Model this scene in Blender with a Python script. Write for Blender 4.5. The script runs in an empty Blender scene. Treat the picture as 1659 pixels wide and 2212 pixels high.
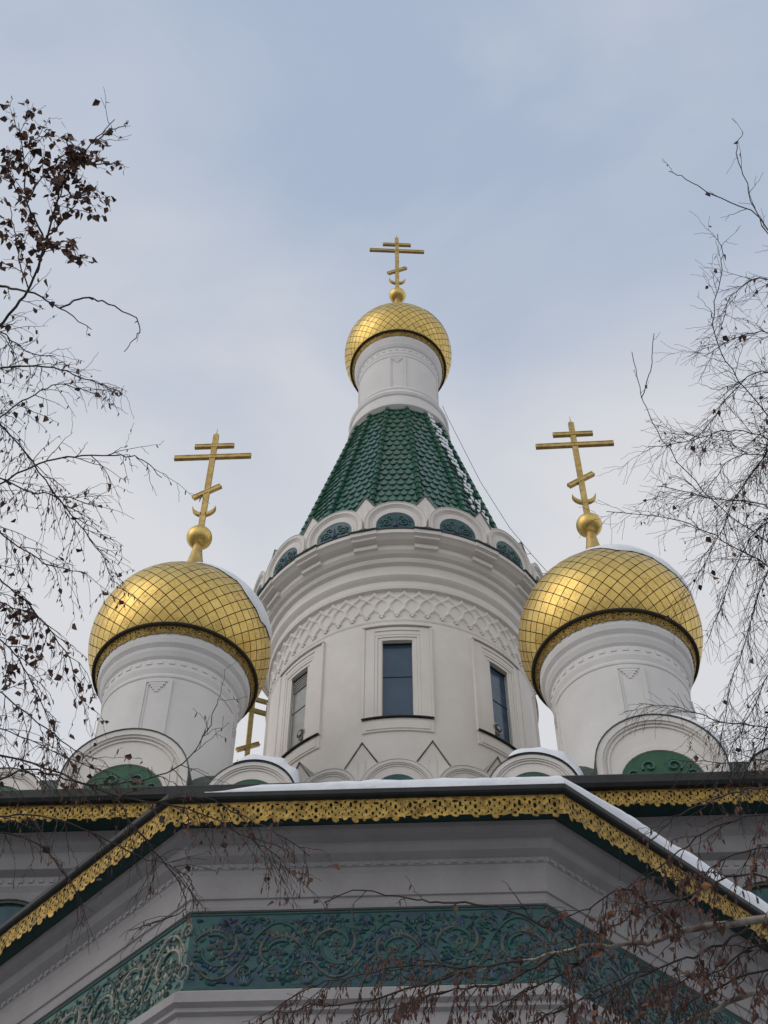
import bpy, bmesh, math, random
from mathutils import Vector, Matrix, noise
R_=math.radians
pi=math.pi
Z0=1.6
scene=bpy.context.scene; col=scene.collection
rng=random.Random(7)

# ------------------------------------------------------------------ camera frame
CAMX,CAMY,PITCH,YAW,ROLL,FPX=0.4972,-18.1491,50.756,2.6228,0.1931,2918.2
IW,IH=1659.,2212.
p_,y_,r_=R_(PITCH),R_(YAW),R_(ROLL)
CF=Vector((-math.sin(y_)*math.cos(p_),math.cos(y_)*math.cos(p_),math.sin(p_)))
CR0=Vector((math.cos(y_),math.sin(y_),0)); CU0=CR0.cross(CF)
CR=CR0*math.cos(r_)+CU0*math.sin(r_); CU=-CR0*math.sin(r_)+CU0*math.cos(r_)
CO=Vector((CAMX,CAMY,Z0))
def at(x,y,w): return CO+(CF+CR*((x-IW/2)/FPX)+CU*((IH/2-y)/FPX))*w

# ------------------------------------------------------------------ mesh builder
class MB:
    def __init__(s): s.v=[];s.f=[];s.m=[];s.s=[]
    def add(s,vs,fs,mi=0,sm=False):
        o=len(s.v); s.v.extend([tuple(v) for v in vs])
        for f in fs:
            s.f.append(tuple(i+o for i in f)); s.m.append(mi); s.s.append(sm)
    def build(s,name,mats,parent=None,z0=Z0,loc=None,rz=0,fix=True):
        me=bpy.data.meshes.new(name)
        me.from_pydata([(x,y,z+z0) for x,y,z in s.v],[],s.f)
        if not isinstance(mats,(list,tuple)): mats=[mats]
        for m in mats: me.materials.append(m)
        me.polygons.foreach_set('material_index',s.m)
        me.polygons.foreach_set('use_smooth',s.s)
        if fix:
            bm=bmesh.new(); bm.from_mesh(me); bmesh.ops.recalc_face_normals(bm,faces=bm.faces); bm.to_mesh(me); bm.free()
        me.update()
        o=bpy.data.objects.new(name,me); col.objects.link(o)
        if parent: o.parent=parent
        if loc: o.location=loc
        o.rotation_euler=(0,0,rz)
        return o
def box(mb,c,s,rz=0,mi=0,tilt=None):
    hx,hy,hz=s[0]/2,s[1]/2,s[2]/2
    M=Matrix.Rotation(rz,3,'Z')
    if tilt: M=M@tilt
    vs=[Vector(c)+M@Vector((x*hx,y*hy,z*hz)) for x in(-1,1) for y in(-1,1) for z in(-1,1)]
    mb.add(vs,[(0,1,3,2),(4,6,7,5),(0,4,5,1),(2,3,7,6),(0,2,6,4),(1,5,7,3)],mi)
def lathe(mb,prof,n=64,mi=0,sm=True,cx=0,cy=0):
    vs=[];fs=[]
    for r,z in prof:
        for i in range(n):
            a=2*pi*i/n; vs.append((cx+r*math.sin(a),cy-r*math.cos(a),z))
    for j in range(len(prof)-1):
        for i in range(n):
            k=(i+1)%n; fs.append((j*n+i,j*n+k,(j+1)*n+k,(j+1)*n+i))
    mb.add(vs,fs,mi,sm)
def lathe_hard(mb,prof,n=96,mi=0,cx=0,cy=0):
    for a,b in zip(prof[:-1],prof[1:]): lathe(mb,[a,b],n,mi,True,cx,cy)
def tube(mb,pts,rad,sides=4,mi=0,sm=True,cap=False):
    pts=[Vector(p) for p in pts]; n=len(pts); vs=[];fs=[]
    ref=Vector((0.31,0.52,0.79))
    for i,p in enumerate(pts):
        t=(pts[min(i+1,n-1)]-pts[max(i-1,0)])
        if t.length<1e-9: t=Vector((0,0,1))
        t.normalize(); a=t.cross(ref)
        if a.length<1e-3: a=t.cross(Vector((1,0,0)))
        a.normalize(); b=t.cross(a); r=rad[i] if hasattr(rad,'__len__') else rad
        for k in range(sides):
            q=2*pi*k/sides; vs.append(p+(a*math.cos(q)+b*math.sin(q))*r)
    for i in range(n-1):
        for k in range(sides):
            l=(k+1)%sides; fs.append((i*sides+k,i*sides+l,(i+1)*sides+l,(i+1)*sides+k))
    if cap: fs.append(tuple(range(sides))); fs.append(tuple((n-1)*sides+k for k in range(sides)))
    mb.add(vs,fs,mi,sm)
def sphere(mb,c,r,n=24,m=14,mi=0):
    lathe(mb,[(max(1e-4,r*math.sin(pi*j/m)),c[2]-r*math.cos(pi*j/m)) for j in range(m+1)],n,mi,True,c[0],c[1])

def tag(o,label=None,cat=None,group=None,kind=None):
    if label:o['label']=label
    if cat:o['category']=cat
    if group:o['group']=group
    if kind:o['kind']=kind
    return o
def copy_tree(o,parent):
    c=o.copy(); col.objects.link(c); c.parent=parent
    for ch in list(o.children):
        d=ch.copy(); col.objects.link(d); d.parent=c
    return c

# ------------------------------------------------------------------ materials
def mat(name,c1,c2=None,rough=.7,metal=0,scale=6,bump=0,bscale=40,streak=0,detail=6,lo=.35,hi=.65,spec=.5,coat=0):
    m=bpy.data.materials.new(name); m.use_nodes=True; nt=m.node_tree; N=nt.nodes; L=nt.links
    b=N['Principled BSDF']; b.inputs['Roughness'].default_value=rough; b.inputs['Metallic'].default_value=metal
    b.inputs['Specular IOR Level'].default_value=spec; b.inputs['Coat Weight'].default_value=coat
    c2=c2 or tuple(x*.8 for x in c1)
    tc=N.new('ShaderNodeTexCoord'); mp=N.new('ShaderNodeMapping'); L.new(tc.outputs['Object'],mp.inputs['Vector'])
    if streak: mp.inputs['Scale'].default_value=(1,1,streak)
    n=N.new('ShaderNodeTexNoise'); n.inputs['Scale'].default_value=scale; n.inputs['Detail'].default_value=detail; n.inputs['Roughness'].default_value=.65
    L.new(mp.outputs[0],n.inputs['Vector'])
    r=N.new('ShaderNodeValToRGB'); r.color_ramp.elements[0].position=lo; r.color_ramp.elements[1].position=hi
    r.color_ramp.elements[0].color=(*c2,1); r.color_ramp.elements[1].color=(*c1,1)
    L.new(n.outputs['Fac'],r.inputs['Fac']); L.new(r.outputs['Color'],b.inputs['Base Color'])
    if bump:
        n2=N.new('ShaderNodeTexNoise'); n2.inputs['Scale'].default_value=bscale; n2.inputs['Detail'].default_value=4
        L.new(tc.outputs['Object'],n2.inputs['Vector'])
        bp=N.new('ShaderNodeBump'); bp.inputs['Strength'].default_value=bump; bp.inputs['Distance'].default_value=.02
        L.new(n2.outputs['Fac'],bp.inputs['Height']); L.new(bp.outputs['Normal'],b.inputs['Normal'])
    return m
STUCCO=mat('white_stucco',(.78,.745,.70),(.69,.655,.615),.88,scale=1.4,bump=.22,bscale=30,streak=.7,lo=.3,hi=.62)
STUCCO_SHADED=mat('shaded_stucco',(.40,.385,.385),(.335,.32,.325),.88,scale=2.0,bump=.22,bscale=30,streak=.7)  # white stucco darkened: shade on apse and nave walls put into the colour
STUCCO3=mat('dome_neck_stucco',(.78,.76,.735),(.70,.68,.66),.88,scale=1.6,bump=.2,bscale=30,streak=.7)
GOLDS=[mat('gilded_plate_light',(.80,.59,.205),(.66,.465,.14),.38,1,scale=9,bump=.10,bscale=14),
       mat('gilded_plate_mid',(.77,.56,.19),(.61,.42,.125),.40,1,scale=14,bump=.12,bscale=18),
       mat('gilded_plate_worn',(.74,.53,.18),(.42,.285,.085),.43,1,scale=30,bump=.15,bscale=25,lo=.36,hi=.54)]
GOLDX=mat('gilded_cross',(.66,.48,.18),(.42,.29,.11),.48,1,scale=9,bump=.15)
GOLDL=mat('gilded_lace',(.46,.315,.095),(.18,.115,.038),.55,1,scale=15,bump=.45,bscale=35,lo=.34,hi=.58)
SEAM=mat('dark_seam',(.045,.038,.022),None,.8)
TILES=[mat('glazed_green_tile_dark',(.012,.080,.045),(.008,.056,.032),.24,scale=12),
       mat('glazed_green_tile',(.016,.098,.054),(.010,.070,.039),.24,scale=12),
       mat('glazed_green_tile_light',(.022,.118,.066),(.014,.084,.047),.27,scale=12)]
DARKMETAL=mat('dark_metal',(.018,.02,.02),(.03,.032,.03),.55,.3)
FLASH=mat('verdigris_flashing',(.085,.11,.095),(.045,.06,.052),.7,.1)
PALEFLASH=mat('weathered_flashing',(.36,.36,.34),(.22,.225,.215),.8,0)
GREENPAINT=mat('green_soffit_paint',(.012,.06,.05),(.006,.035,.032),.6)
TEAL=mat('teal_majolica',(.014,.098,.090),(.010,.046,.082),.40,scale=7,lo=.38,hi=.6)
TEALLIGHT=mat('pale_teal_majolica',(.095,.20,.165),(.045,.12,.115),.45,scale=7)
BEIGE=mat('beige_majolica',(.105,.115,.10),(.035,.058,.056),.5,scale=9)
BEIGEL=mat('cream_majolica',(.34,.335,.285),(.19,.19,.165),.5,scale=12)
BLUE=mat('blue_majolica',(.016,.055,.11),(.011,.034,.075),.4,scale=9)
LGREEN=mat('leaf_green_majolica',(.019,.10,.080),(.011,.060,.06),.45,scale=9)
BROWNM=mat('brown_majolica',(.07,.046,.038),(.036,.031,.03),.45,scale=9)
TYGREEN=mat('green_majolica',(.012,.115,.045),(.008,.07,.03),.4,scale=8)
GLASS=mat('window_glass',(.028,.066,.115),(.042,.085,.135),.16,0,scale=2,spec=.5)
PALEPANE=mat('pale_window_panel',(.42,.43,.42),(.33,.34,.34),.6)
BLUEPANE=mat('blue_window_panel',(.06,.11,.18),(.035,.07,.12),.2,scale=3)
VENTM=mat('grey_plastic',(.42,.41,.39),None,.5)
SNOW=mat('snow',(.86,.88,.92),(.80,.83,.88),.7,bump=.4,bscale=25,scale=8)
BARKD=mat('dark_bark',(.075,.058,.052),(.045,.036,.033),.9,scale=20)
BARKP=mat('pale_birch_bark',(.40,.36,.31),(.16,.13,.11),.8,scale=14,lo=.38,hi=.56)
LEAFS=[mat('dead_leaf_brown',(.16,.076,.050),(.10,.05,.034),.7,scale=30),mat('dead_leaf_dark',(.085,.048,.038),None,.8,scale=30),mat('dead_leaf_rust',(.24,.115,.06),(.16,.075,.04),.7,scale=30)]
CATKIN=mat('catkin_brown',(.14,.060,.040),(.085,.038,.029),.8,scale=30)
GROUND=mat('wet_paving_with_thin_snow',(.26,.265,.28),(.11,.11,.115),.8,scale=.4,bump=.2)

# ------------------------------------------------------------------ church root
church=bpy.data.objects.new('church',None); col.objects.link(church)
tag(church,'white orthodox church with gold onion domes, three-barred crosses and a green tiled tent roof','church')

# ---- ornament helpers: local frame (x,z) on a plane, d = proud distance
def spiral(cx,cz,r,turns,sgn,start,n=26,end=.88):
    return [(cx+sgn*(r*(1-end*t/(n-1)))*math.cos(start+2*pi*turns*t/(n-1)),cz+(r*(1-end*t/(n-1)))*math.sin(start+2*pi*turns*t/(n-1))) for t in range(n)]
def ribbon(mb,pos,pts,w,mi,d0=.004,d1=.02):
    n=len(pts); vs=[];fs=[]
    for i,(x,z) in enumerate(pts):
        ax,az=pts[max(i-1,0)]; bx,bz=pts[min(i+1,n-1)]
        tx,tz=bx-ax,bz-az; l=math.hypot(tx,tz) or 1; nx,nz=-tz/l,tx/l
        ww=(w[i] if hasattr(w,'__len__') else w)/2
        vs+= [pos(x+nx*ww,z+nz*ww,d0),pos(x+nx*ww*.45,z+nz*ww*.45,d1),pos(x-nx*ww*.45,z-nz*ww*.45,d1),pos(x-nx*ww,z-nz*ww,d0)]
    for i in range(n-1):
        for k in range(3): fs.append((i*4+k,i*4+k+1,i*4+k+5,i*4+k+4))
    mb.add(vs,fs,mi,False)
def leafshape(mb,pos,x,z,L,w,ang,mi,d0=.004,d1=.022):
    c,s=math.cos(ang),math.sin(ang)
    def q(a,b,d): return pos(x+a*c-b*s,z+a*s+b*c,d)
    out=[(0,0),(.25,.5),(.55,.42),(1,0),(.55,-.42),(.25,-.5)]
    vs=[q(a*L,b*w,d0) for a,b in out]+[q(.15*L,0,d1),q(.7*L,0,d1)]
    mb.add(vs,[(0,1,6),(1,2,7,6),(2,3,7),(3,4,7),(4,5,6,7),(5,0,6)],mi)
def rosette(mb,pos,x,z,r,n,m1,m2,m3,h=.5):
    for k in range(n): leafshape(mb,pos,x,z,r,r*.75,2*pi*k/n,m1 if k%2 else m2,.005,.03*h)
    for k in range(n): leafshape(mb,pos,x,z,r*.6,r*.5,2*pi*(k+.5)/n,m2,.010*h,.04*h)
    pts=[(x+r*.22*math.cos(a),z+r*.22*math.sin(a)) for a in [2*pi*i/12 for i in range(13)]]
    ribbon(mb,pos,pts,r*.28,m3,.02*h,.05*h)

# ---- gable arches
def band(mb,ro,ri,leg,zc,y0,y1,mi=0,n=22):
    def path(r): return [(-r,zc-leg)]+[(-r*math.cos(pi*i/n),zc+r*math.sin(pi*i/n)) for i in range(n+1)]+[(r,zc-leg)]
    po,pi_=path(ro),path(ri); m=len(po); vs=[]
    for P,y in ((po,y0),(pi_,y0),(po,y1),(pi_,y1)): vs+=[(x,y,z) for x,z in P]
    fs=[]
    for i in range(m-1):
        fs+=[(i,i+1,m+i+1,m+i),(i,2*m+i,2*m+i+1,i+1),(m+i,m+i+1,3*m+i+1,3*m+i),(2*m+i,3*m+i,3*m+i+1,2*m+i+1)]
    mb.add(vs,fs,mi,False)
def plate(mb,r,leg,zc,y,mi=0,n=24):
    vs=[(-r,y,zc-leg)]+[(-r*math.cos(pi*i/n),y,zc+r*math.sin(pi*i/n)) for i in range(n+1)]+[(r,y,zc-leg)]
    mb.add(vs,[tuple(range(len(vs)))],mi)
def make_arch(ro,leg,rt,zt,depth,tmats,rim=1,inner=True):
    mb=MB()
    k=ro/.5; bm_=0 if inner else 1
    band(mb,ro,ro*(.90 if inner else .95),leg,leg,-.030*k,depth,bm_)
    if inner:
        band(mb,ro*.90-.001,ro*.86,leg,leg,-.018*k,.1,0)
        band(mb,ro*.82,ro*.795,leg,leg,-.012*k,.1,0)
        band(mb,rt*1.12,rt*1.0,zt,zt,-.012*k,.1,0)
    plate(mb,ro*.87 if inner else ro*.96,leg,leg,0,bm_)
    band(mb,ro+.012*k**.5,ro+.002,leg,leg,-.038*k,depth+.01,rim)
    a=mb.build('gable_arch',[STUCCO,FLASH],church,z0=0)
    mb=MB(); plate(mb,rt*.985,zt,zt,-.006,0)
    pos=lambda x,z,d:(x,-.006-d,z)
    for sg in(-1,1):
        ribbon(mb,pos,spiral(sg*rt*.45,zt*.5+rt*.30,rt*.27,1.4,sg,pi*.1),rt*.08,1,.002,.02*k)
        ribbon(mb,pos,spiral(sg*rt*.28,zt+rt*.50,rt*.18,1.2,sg,-.5),rt*.06,1,.002,.02*k)
        ribbon(mb,pos,spiral(sg*rt*.70,zt+rt*.25,rt*.13,1.2,-sg,.8),rt*.05,1,.002,.02*k)
        leafshape(mb,pos,sg*rt*.5,zt*.4+rt*.1,rt*.35,rt*.16,pi/2-sg*.8,2,.002,.02)
        leafshape(mb,pos,sg*rt*.75,zt*.6,rt*.4,rt*.16,pi/2+sg*.2,2,.002,.02)
    for a_ in(-.6,0,.6): leafshape(mb,pos,0,zt*.3,rt*(.9-.2*abs(a_)),rt*.16,pi/2+a_,2,.002,.025)
    mb.build('tympanum',tmats,a,z0=0)
    return a
def place(o,x,y,z,rz): o.location=(x,y,z+Z0); o.rotation_euler=(0,0,rz); return o

ring_arch=make_arch(.54,.18,.345,.11,.45,[TEAL,TEALLIGHT,BLUE],0)
first=True
for zb,Rr in ((18.25,2.86),(12.32,2.80)):
    for k in range(16):
        a=2*pi*k/16
        o=ring_arch if first else copy_tree(ring_arch,church); first=False
        place(o,Rr*math.sin(a),-Rr*math.cos(a),zb,a)
def make_peak():
    mb=MB()
    out=[(-.36,0),(-.36,.45),(-.19,.72),(0,1.06),(.19,.72),(.36,.45),(.36,0)]
    n=len(out)
    vs=[(x,0,z) for x,z in out]+[(x,.35,z) for x,z in out]
    mb.add(vs,[tuple(range(n)),tuple(range(2*n-1,n-1,-1))]+[(i,(i+1)%n,n+(i+1)%n,n+i) for i in range(n)],0)
    # raised centre fillet
    mb.add([(-.05,-.012,.3),(.05,-.012,.3),(.05,-.012,.72),(0,-.012,.86),(-.05,-.012,.72)],[(0,1,2,3,4)],0)
    for sg in(-1,1):
        pts=[(sg*.37,.45),(sg*.20,.735),(0,1.08)]
        for (x0,z0),(x1,z1) in zip(pts[:-1],pts[1:]):
            mb.add([(x0,-.022,z0),(x1,-.022,z1),(x1,.35,z1),(x0,.35,z0),(x0,-.022,z0+.012),(x1,-.022,z1+.014),(x1,.35,z1+.014),(x0,.35,z0+.012)],[(0,1,5,4),(4,5,6,7),(0,3,2,1),(2,3,7,6)],1)
    return mb.build('pointed_gable',[STUCCO,PALEFLASH],church,z0=0)
peak=make_peak(); first=True
for zb,Rr in ((18.24,2.78),(12.44,2.70)):
    for k in range(16):
        a=2*pi*(k+.5)/16
        o=peak if first else copy_tree(peak,church); first=False
        place(o,Rr*math.sin(a),-Rr*math.cos(a),zb,a)
# parapet gables round the corner domes
DX,DY,DYR=3.2,3.89,2.70
big=make_arch(.80,.62,.53,.34,.55,[TYGREEN,TEALLIGHT,LGREEN]); first=True
for sx in(-1,1):
    for cy in(-DY,DYR):
        cx=sx*3.32
        for k in range(4):
            a=k*pi/2; o=big if first else copy_tree(big,church); first=False
            place(o,cx+1.22*math.sin(a),cy-1.22*math.cos(a),10.25,a)
small=make_arch(.56,.33,.36,.27,.5,[TYGREEN,TEALLIGHT,LGREEN]); first=True
for x in(-1.74,1.74,-4.86,4.86):
    o=small if first else copy_tree(small,church); first=False
    place(o,x,-5.05,10.25,0)

# ---- drum
mb=MB(); RD=2.372; n=180; zl=[10.2,12.3,14.27,15.98,17.25]
for j in range(4):
    for i in range(n):
        a0=2*pi*i/n; a1=2*pi*(i+1)/n; deg=(i*2+1)%45
        if j==2 and (deg<6 or deg>39): continue
        mb.add([(RD*math.sin(a),-RD*math.cos(a),z) for a,z in((a0,zl[j]),(a1,zl[j]),(a1,zl[j+1]),(a0,zl[j+1]))],[(0,1,2,3)],0,True)
for k in range(8):
    a=k*pi/4
    for s in(-1,1):
        b=a+s*R_(6)
        q=lambda r,z:(r*math.sin(b)+0,-r*math.cos(b),z)
        mb.add([q(RD,14.27),q(RD,15.98),q(RD-.3,15.98),q(RD-.3,14.27)],[(0,1,2,3)])
    for z in(14.27,15.98):
        mb.add([(r*math.sin(a+s*R_(6)),-r*math.cos(a+s*R_(6)),z) for r,s in((RD,-1),(RD,1),(RD-.3,1),(RD-.3,-1))],[(0,1,2,3)])
lathe_hard(mb,[(3.0,10.2),(3.0,12.2),(2.95,12.3),(RD,12.42)],96)
mb.build('tower_drum',STUCCO,church,fix=False)
# window: surround pieces follow the curve of the drum
H0,H1=14.27,15.98
def cbend(mb,x0,x1,r1,z0,z1,r0=2.26,mi=0,rad=None,cx=0,cy=0,a0=0):
    rad=rad or RD
    n=max(1,int((x1-x0)/.06)); vs=[];fs=[]
    for i in range(n+1):
        a=a0+(x0+(x1-x0)*i/n)/rad
        for r,z in((r0,z0),(r1,z0),(r1,z1),(r0,z1)): vs.append((cx+r*math.sin(a),cy-r*math.cos(a),z))
    for i in range(n):
        for k in range(4): fs.append((i*4+k,i*4+(k+1)%4,(i+1)*4+(k+1)%4,(i+1)*4+k))
    fs+=[(0,1,2,3),(n*4+3,n*4+2,n*4+1,n*4)]
    mb.add(vs,fs,mi)
mb=MB(); f=RD+.03
for s in(-1,1):
    xs=sorted((s*.262,s*.322)); cbend(mb,*xs,f-.022,H0,H1+.05)
    xs=sorted((s*.324,s*.370)); cbend(mb,*xs,f-.008,H0,H1+.10)
    xs=sorted((s*.372,s*.53)); cbend(mb,*xs,f,H0-.02,H1+.28)
    xs=sorted((s*.532,s*.57)); cbend(mb,*xs,f+.014,H0-.02,H1+.30)
cbend(mb,-.322,.322,f-.021,H1-.01,H1+.052); cbend(mb,-.369,.369,f-.007,H1+.054,H1+.102)
cbend(mb,-.371,.371,f-.002,H1+.104,H1+.19); cbend(mb,-.371,.371,f+.012,H1+.192,H1+.22); cbend(mb,-.371,.371,f-.001,H1+.222,H1+.276)
cbend(mb,-.575,.575,f+.03,H1+.302,H1+.335)
cbend(mb,-.56,.56,f-.008,H0-.28,H0-.03); cbend(mb,-.50,.50,f+.004,H0-.24,H0-.08)
win=mb.build('window',STUCCO,church,z0=0)
mb=MB(); box(mb,(0,-2.265,(H0+H1)/2),(.56,.02,H1-H0)); wp=mb.build('pane',GLASS,win,z0=0)
mb=MB()
for x in(-.252,.252): box(mb,(x,-2.285,(H0+H1)/2),(.022,.03,H1-H0))
for z in(H0+.02,H1-.015): box(mb,(0,-2.284,z),(.52,.028,.024))
box(mb,(0,-2.279,H0+.95),(.48,.010,.012))
mb.build('frame',DARKMETAL,win,z0=0)
mb=MB(); cbend(mb,-.565,.565,f+.035,H0-.02,H0-.006); mb.build('sill',DARKMETAL,win,z0=0)
wins=[win]
win.location=(0,0,Z0)
for k in range(1,8):
    o=copy_tree(win,church); o.rotation_euler=(0,0,k*pi/4); wins.append(o)
def vent(parent,x,z):
    mb=MB()
    for r,y0,y1 in((.105,-2.37,-2.27),(.082,-2.38,-2.27),(.037,-2.39,-2.27)):
        vs=[];m=20
        for y,rr in((y0,r*.9),(y0,r),(y1,r)):
            vs+=[(x+rr*math.sin(2*pi*i/m),y,z+rr*math.cos(2*pi*i/m)) for i in range(m)]
        fs=[tuple(range(m))]+[(j*m+i,j*m+(i+1)%m,(j+1)*m+(i+1)%m,(j+1)*m+i) for j in range(2) for i in range(m)]
        mb.add(vs,fs,1 if r==.082 else 0)
    mb.build('ventilator',[VENTM,DARKMETAL],parent,z0=0)
vent(wins[7],.13,H0+.25); vent(wins[1],-.13,H0+.25)
for w,m in((wins[7],PALEPANE),(wins[1],BLUEPANE)):
    for ch in w.children:
        if ch.name.startswith('pane'):
            ch.data=ch.data.copy(); ch.data.materials[0]=m
wins[7]['label']='window with a pale panel and round fan on the left of the drum'
wins[1]['label']='window with bluish glass and round fan on the right of the drum'
mb=MB()
for i in range(5): box(mb,(0,-2.29,H1-.08-i*.055),(.44,.03,.018),0,0)
mb.build('louvre',VENTM,wins[7],z0=0)
# frieze of small interlaced arches
mb=MB(); NL=58; zb,zt=16.60,17.15
lathe_hard(mb,[(RD+.003,16.42),(RD+.015,16.45),(RD+.015,16.50),(RD+.002,16.52)],96)
for i in range(NL):
    for sg in(-1,1):
        pts=[]
        for t in range(13):
            u=t/12; ph=u*1.5
            wob=.13*math.sin(2*pi*ph)
            a=2*pi*(i+sg*(ph+wob))/NL
            pts.append((a,zb+(zt-zb)*u))
        vs=[];fs=[];w=.038
        for a,z in pts:
            for da,r in((-w/RD,RD-.002),(-w*.4/RD,RD+.030),(w*.4/RD,RD+.030),(w/RD,RD-.002)):
                vs.append((r*math.sin(a+da),-r*math.cos(a+da),z))
        for t in range(12):
            for k in range(3): fs.append((t*4+k,t*4+k+1,t*4+k+5,t*4+k+4))
        mb.add(vs,fs,0,True)
    a=2*pi*i/NL
    box(mb,(( RD+.01)*math.sin(a),-(RD+.01)*math.cos(a),16.58),(.09,.06,.05),a)
    box(mb,(( RD+.012)*math.sin(a),-(RD+.012)*math.cos(a),16.53),(.05,.05,.045),a)
mb.build('lattice_frieze',STUCCO,church)
# cornice
mb=MB()
lathe_hard(mb,[(RD,17.15),(2.44,17.17),(2.45,17.24),(2.43,17.27),(2.43,17.36),(2.48,17.41),(2.51,17.45),(2.51,17.50),(2.48,17.53),(2.49,17.69),(2.56,17.72),(2.58,17.77),(2.58,17.81),(2.65,17.84),(2.70,17.90),(2.70,18.00),(2.81,18.04),(2.87,18.09),(2.91,18.11),(2.91,18.20),(2.6,18.24)],128)
lathe_hard(mb,[(2.925,18.20),(2.93,18.213),(2.925,18.224),(2.5,18.29)],128,1)
for k in range(16):
    a=2*pi*(k+.5)/16
    for r,w,z,h in((2.73,.42,17.95,.09),(2.84,.45,18.06,.05),(2.90,.48,18.15,.09)):
        box(mb,((r-.1)*math.sin(a),-(r-.1)*math.cos(a),z),(w,.24,h),a)
    box(mb,(2.825*math.sin(a),-2.825*math.cos(a),18.207),(.52,.26,.018),a,1)
for k in range(120):
    a=2*pi*(k+.5)/120
    if (k//3)%2==0: continue
    box(mb,(2.615*math.sin(a),-2.615*math.cos(a),17.925),(.05,.13,.045),a)
mb.build('cornice',[STUCCO,FLASH],church)

# ---- tent roof
ZB,ZT,RB,RT=18.28,24.62,2.69,1.05
mb=MB(); rows=26
def rc(t): return RB+(RT-RB)*t
vs=[]
for t in(0,1):
    for k in range(16):
        a=2*pi*(k+.5)/16; vs.append((rc(t)*math.sin(a),-rc(t)*math.cos(a),ZB+(ZT-ZB)*t))
mb.add(vs,[(k,(k+1)%16,16+(k+1)%16,16+k) for k in range(16)],0)
SH=[(-.5,1),(-.5,.44),(-.45,.27),(-.33,.11),(-.16,.02),(0,0),(.16,.02),(.33,.11),(.45,.27),(.5,.44),(.5,1)]
for k in range(16):
    a0=2*pi*(k-.5)/16; a1=2*pi*(k+.5)/16; am=2*pi*k/16
    nrm=Vector((math.sin(am),-math.cos(am),(RB-RT)/(ZT-ZB))).normalized()
    def P(u,t,d):
        r=rc(t); A=Vector((r*math.sin(a0),-r*math.cos(a0),0)); B=Vector((r*math.sin(a1),-r*math.cos(a1),0))
        q=A.lerp(B,u); q.z=ZB+(ZT-ZB)*t; return q+nrm*d
    for j in range(rows):
        t=j/rows; dt=1.45/rows
        wid=2*rc(t)*math.sin(pi/16); nt=max(3,round(wid/.155))
        off=.5 if j%2 else 0
        for i in range(nt+(1 if j%2 else 0)):
            uc=(i+.5-off)/nt; mi=rng.choice((0,1,1,1,2)); lift=.028+rng.uniform(-.004,.004)
            tl=rng.uniform(-.004,.004)
            top=[];low=[]
            for sx,sy in SH:
                u=min(.999,max(.001,uc+sx*.985/nt)); tt=min(1.0,t+sy*dt)
                top.append(P(u,tt,lift*(1-sy)+.004*sy+.010*(1-4*sx*sx)+tl*sx*2)); low.append(P(u,tt,(lift*(1-sy))-.020))
            m=len(top)
            mb.add(top+low,[tuple(range(m))]+[(q,m+q,m+q+1,q+1) for q in range(m-1)],mi,False)
    a=a1
    for j in range(26):
        t0=j/26; t1=min(1,(j+1.12)/26)
        p0=Vector(((rc(t0)+.026)*math.sin(a),-(rc(t0)+.026)*math.cos(a),ZB+(ZT-ZB)*t0)); p1=Vector(((rc(t1)+.018)*math.sin(a),-(rc(t1)+.018)*math.cos(a),ZB+(ZT-ZB)*t1))
        s=1-.3*t0
        tube(mb,[p0,p1],[.076*s,.066*s],8,rng.choice((1,2,2)),True,True)
mb.build('tent_roof',TILES,church,fix=False)

# ---- lace: pierced sheet with a small irregular lower edge
HOLES=[(.5,.26,.13,.045),(.5,.46,.075,.085),(.25,.36,.07,.10),(.75,.36,.07,.10),(0,.25,.08,.05),(1,.25,.08,.05),(0,.52,.06,.085),(1,.52,.06,.085),(.32,.60,.06,.055),(.68,.60,.06,.055),(.16,.66,.045,.045),(.84,.66,.045,.045),(.5,.70,.08,.05),(.13,.44,.035,.035),(.87,.44,.035,.035)]
def lace(u,v):
    cell=int(math.floor(u)); u%=1
    if v<.09: return True
    h=math.sin(cell*127.1)*43758.5; h-=math.floor(h)
    h2=math.sin(cell*311.7+2)*43758.5; h2-=math.floor(h2)
    x=abs(u-.5-.05*(h-.5))
    e=.80+.05*h
    if x<.17: e=max(e,.86+(.06+.08*h2)*math.sqrt(1-(x/.17)**2))
    y=.5-x
    if 0<=y<.13: e=max(e,.82+.10*h2*math.sqrt(max(0,1-(y/.13)**2)))
    if v>e: return False
    for q,(cu,cv,ru,rv) in enumerate(HOLES):
        k=.50+.70*(((q*7+cell*3+(cell*cell)%5)%11)/11)
        if ((u-cu-.07*(h-.5))/(ru*k))**2+((v-cv*1.06+.09*(h2-.5))/(rv*k))**2<1: return False
    return True
def lace_strip(mb,A,B,ztop,H,per,du=.005,mi=0):
    A=Vector(A);B=Vector(B);L=(B-A).length; d=(B-A)/L; nu=int(L/du); nv=int(H/du); npd=max(1,round(L/per))
    nn=Vector((d.y,-d.x))
    for j in range(nv):
        i=0
        while i<nu:
            if lace((i+.5)/nu*npd,(j+.5)/nv):
                k=i
                while k<nu and k-i<10 and lace((k+.5)/nu*npd,(j+.5)/nv): k+=1
                def w(ii,jj):
                    q=A+d*(L*ii/nu); x=L*ii/nu
                    s=(.006*math.sin(2*pi*npd*ii/nu)-.008*math.sin(5.3*x)-.007*math.sin(13.7*x)-.004*math.sin(31*x))*jj/nv
                    return (q.x+nn.x*s,q.y+nn.y*s,ztop-H*jj/nv)
                mb.add([w(i,j),w(k,j),w(k,j+1),w(i,j+1)],[(0,1,2,3)],mi); i=k
            else: i+=1
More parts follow.
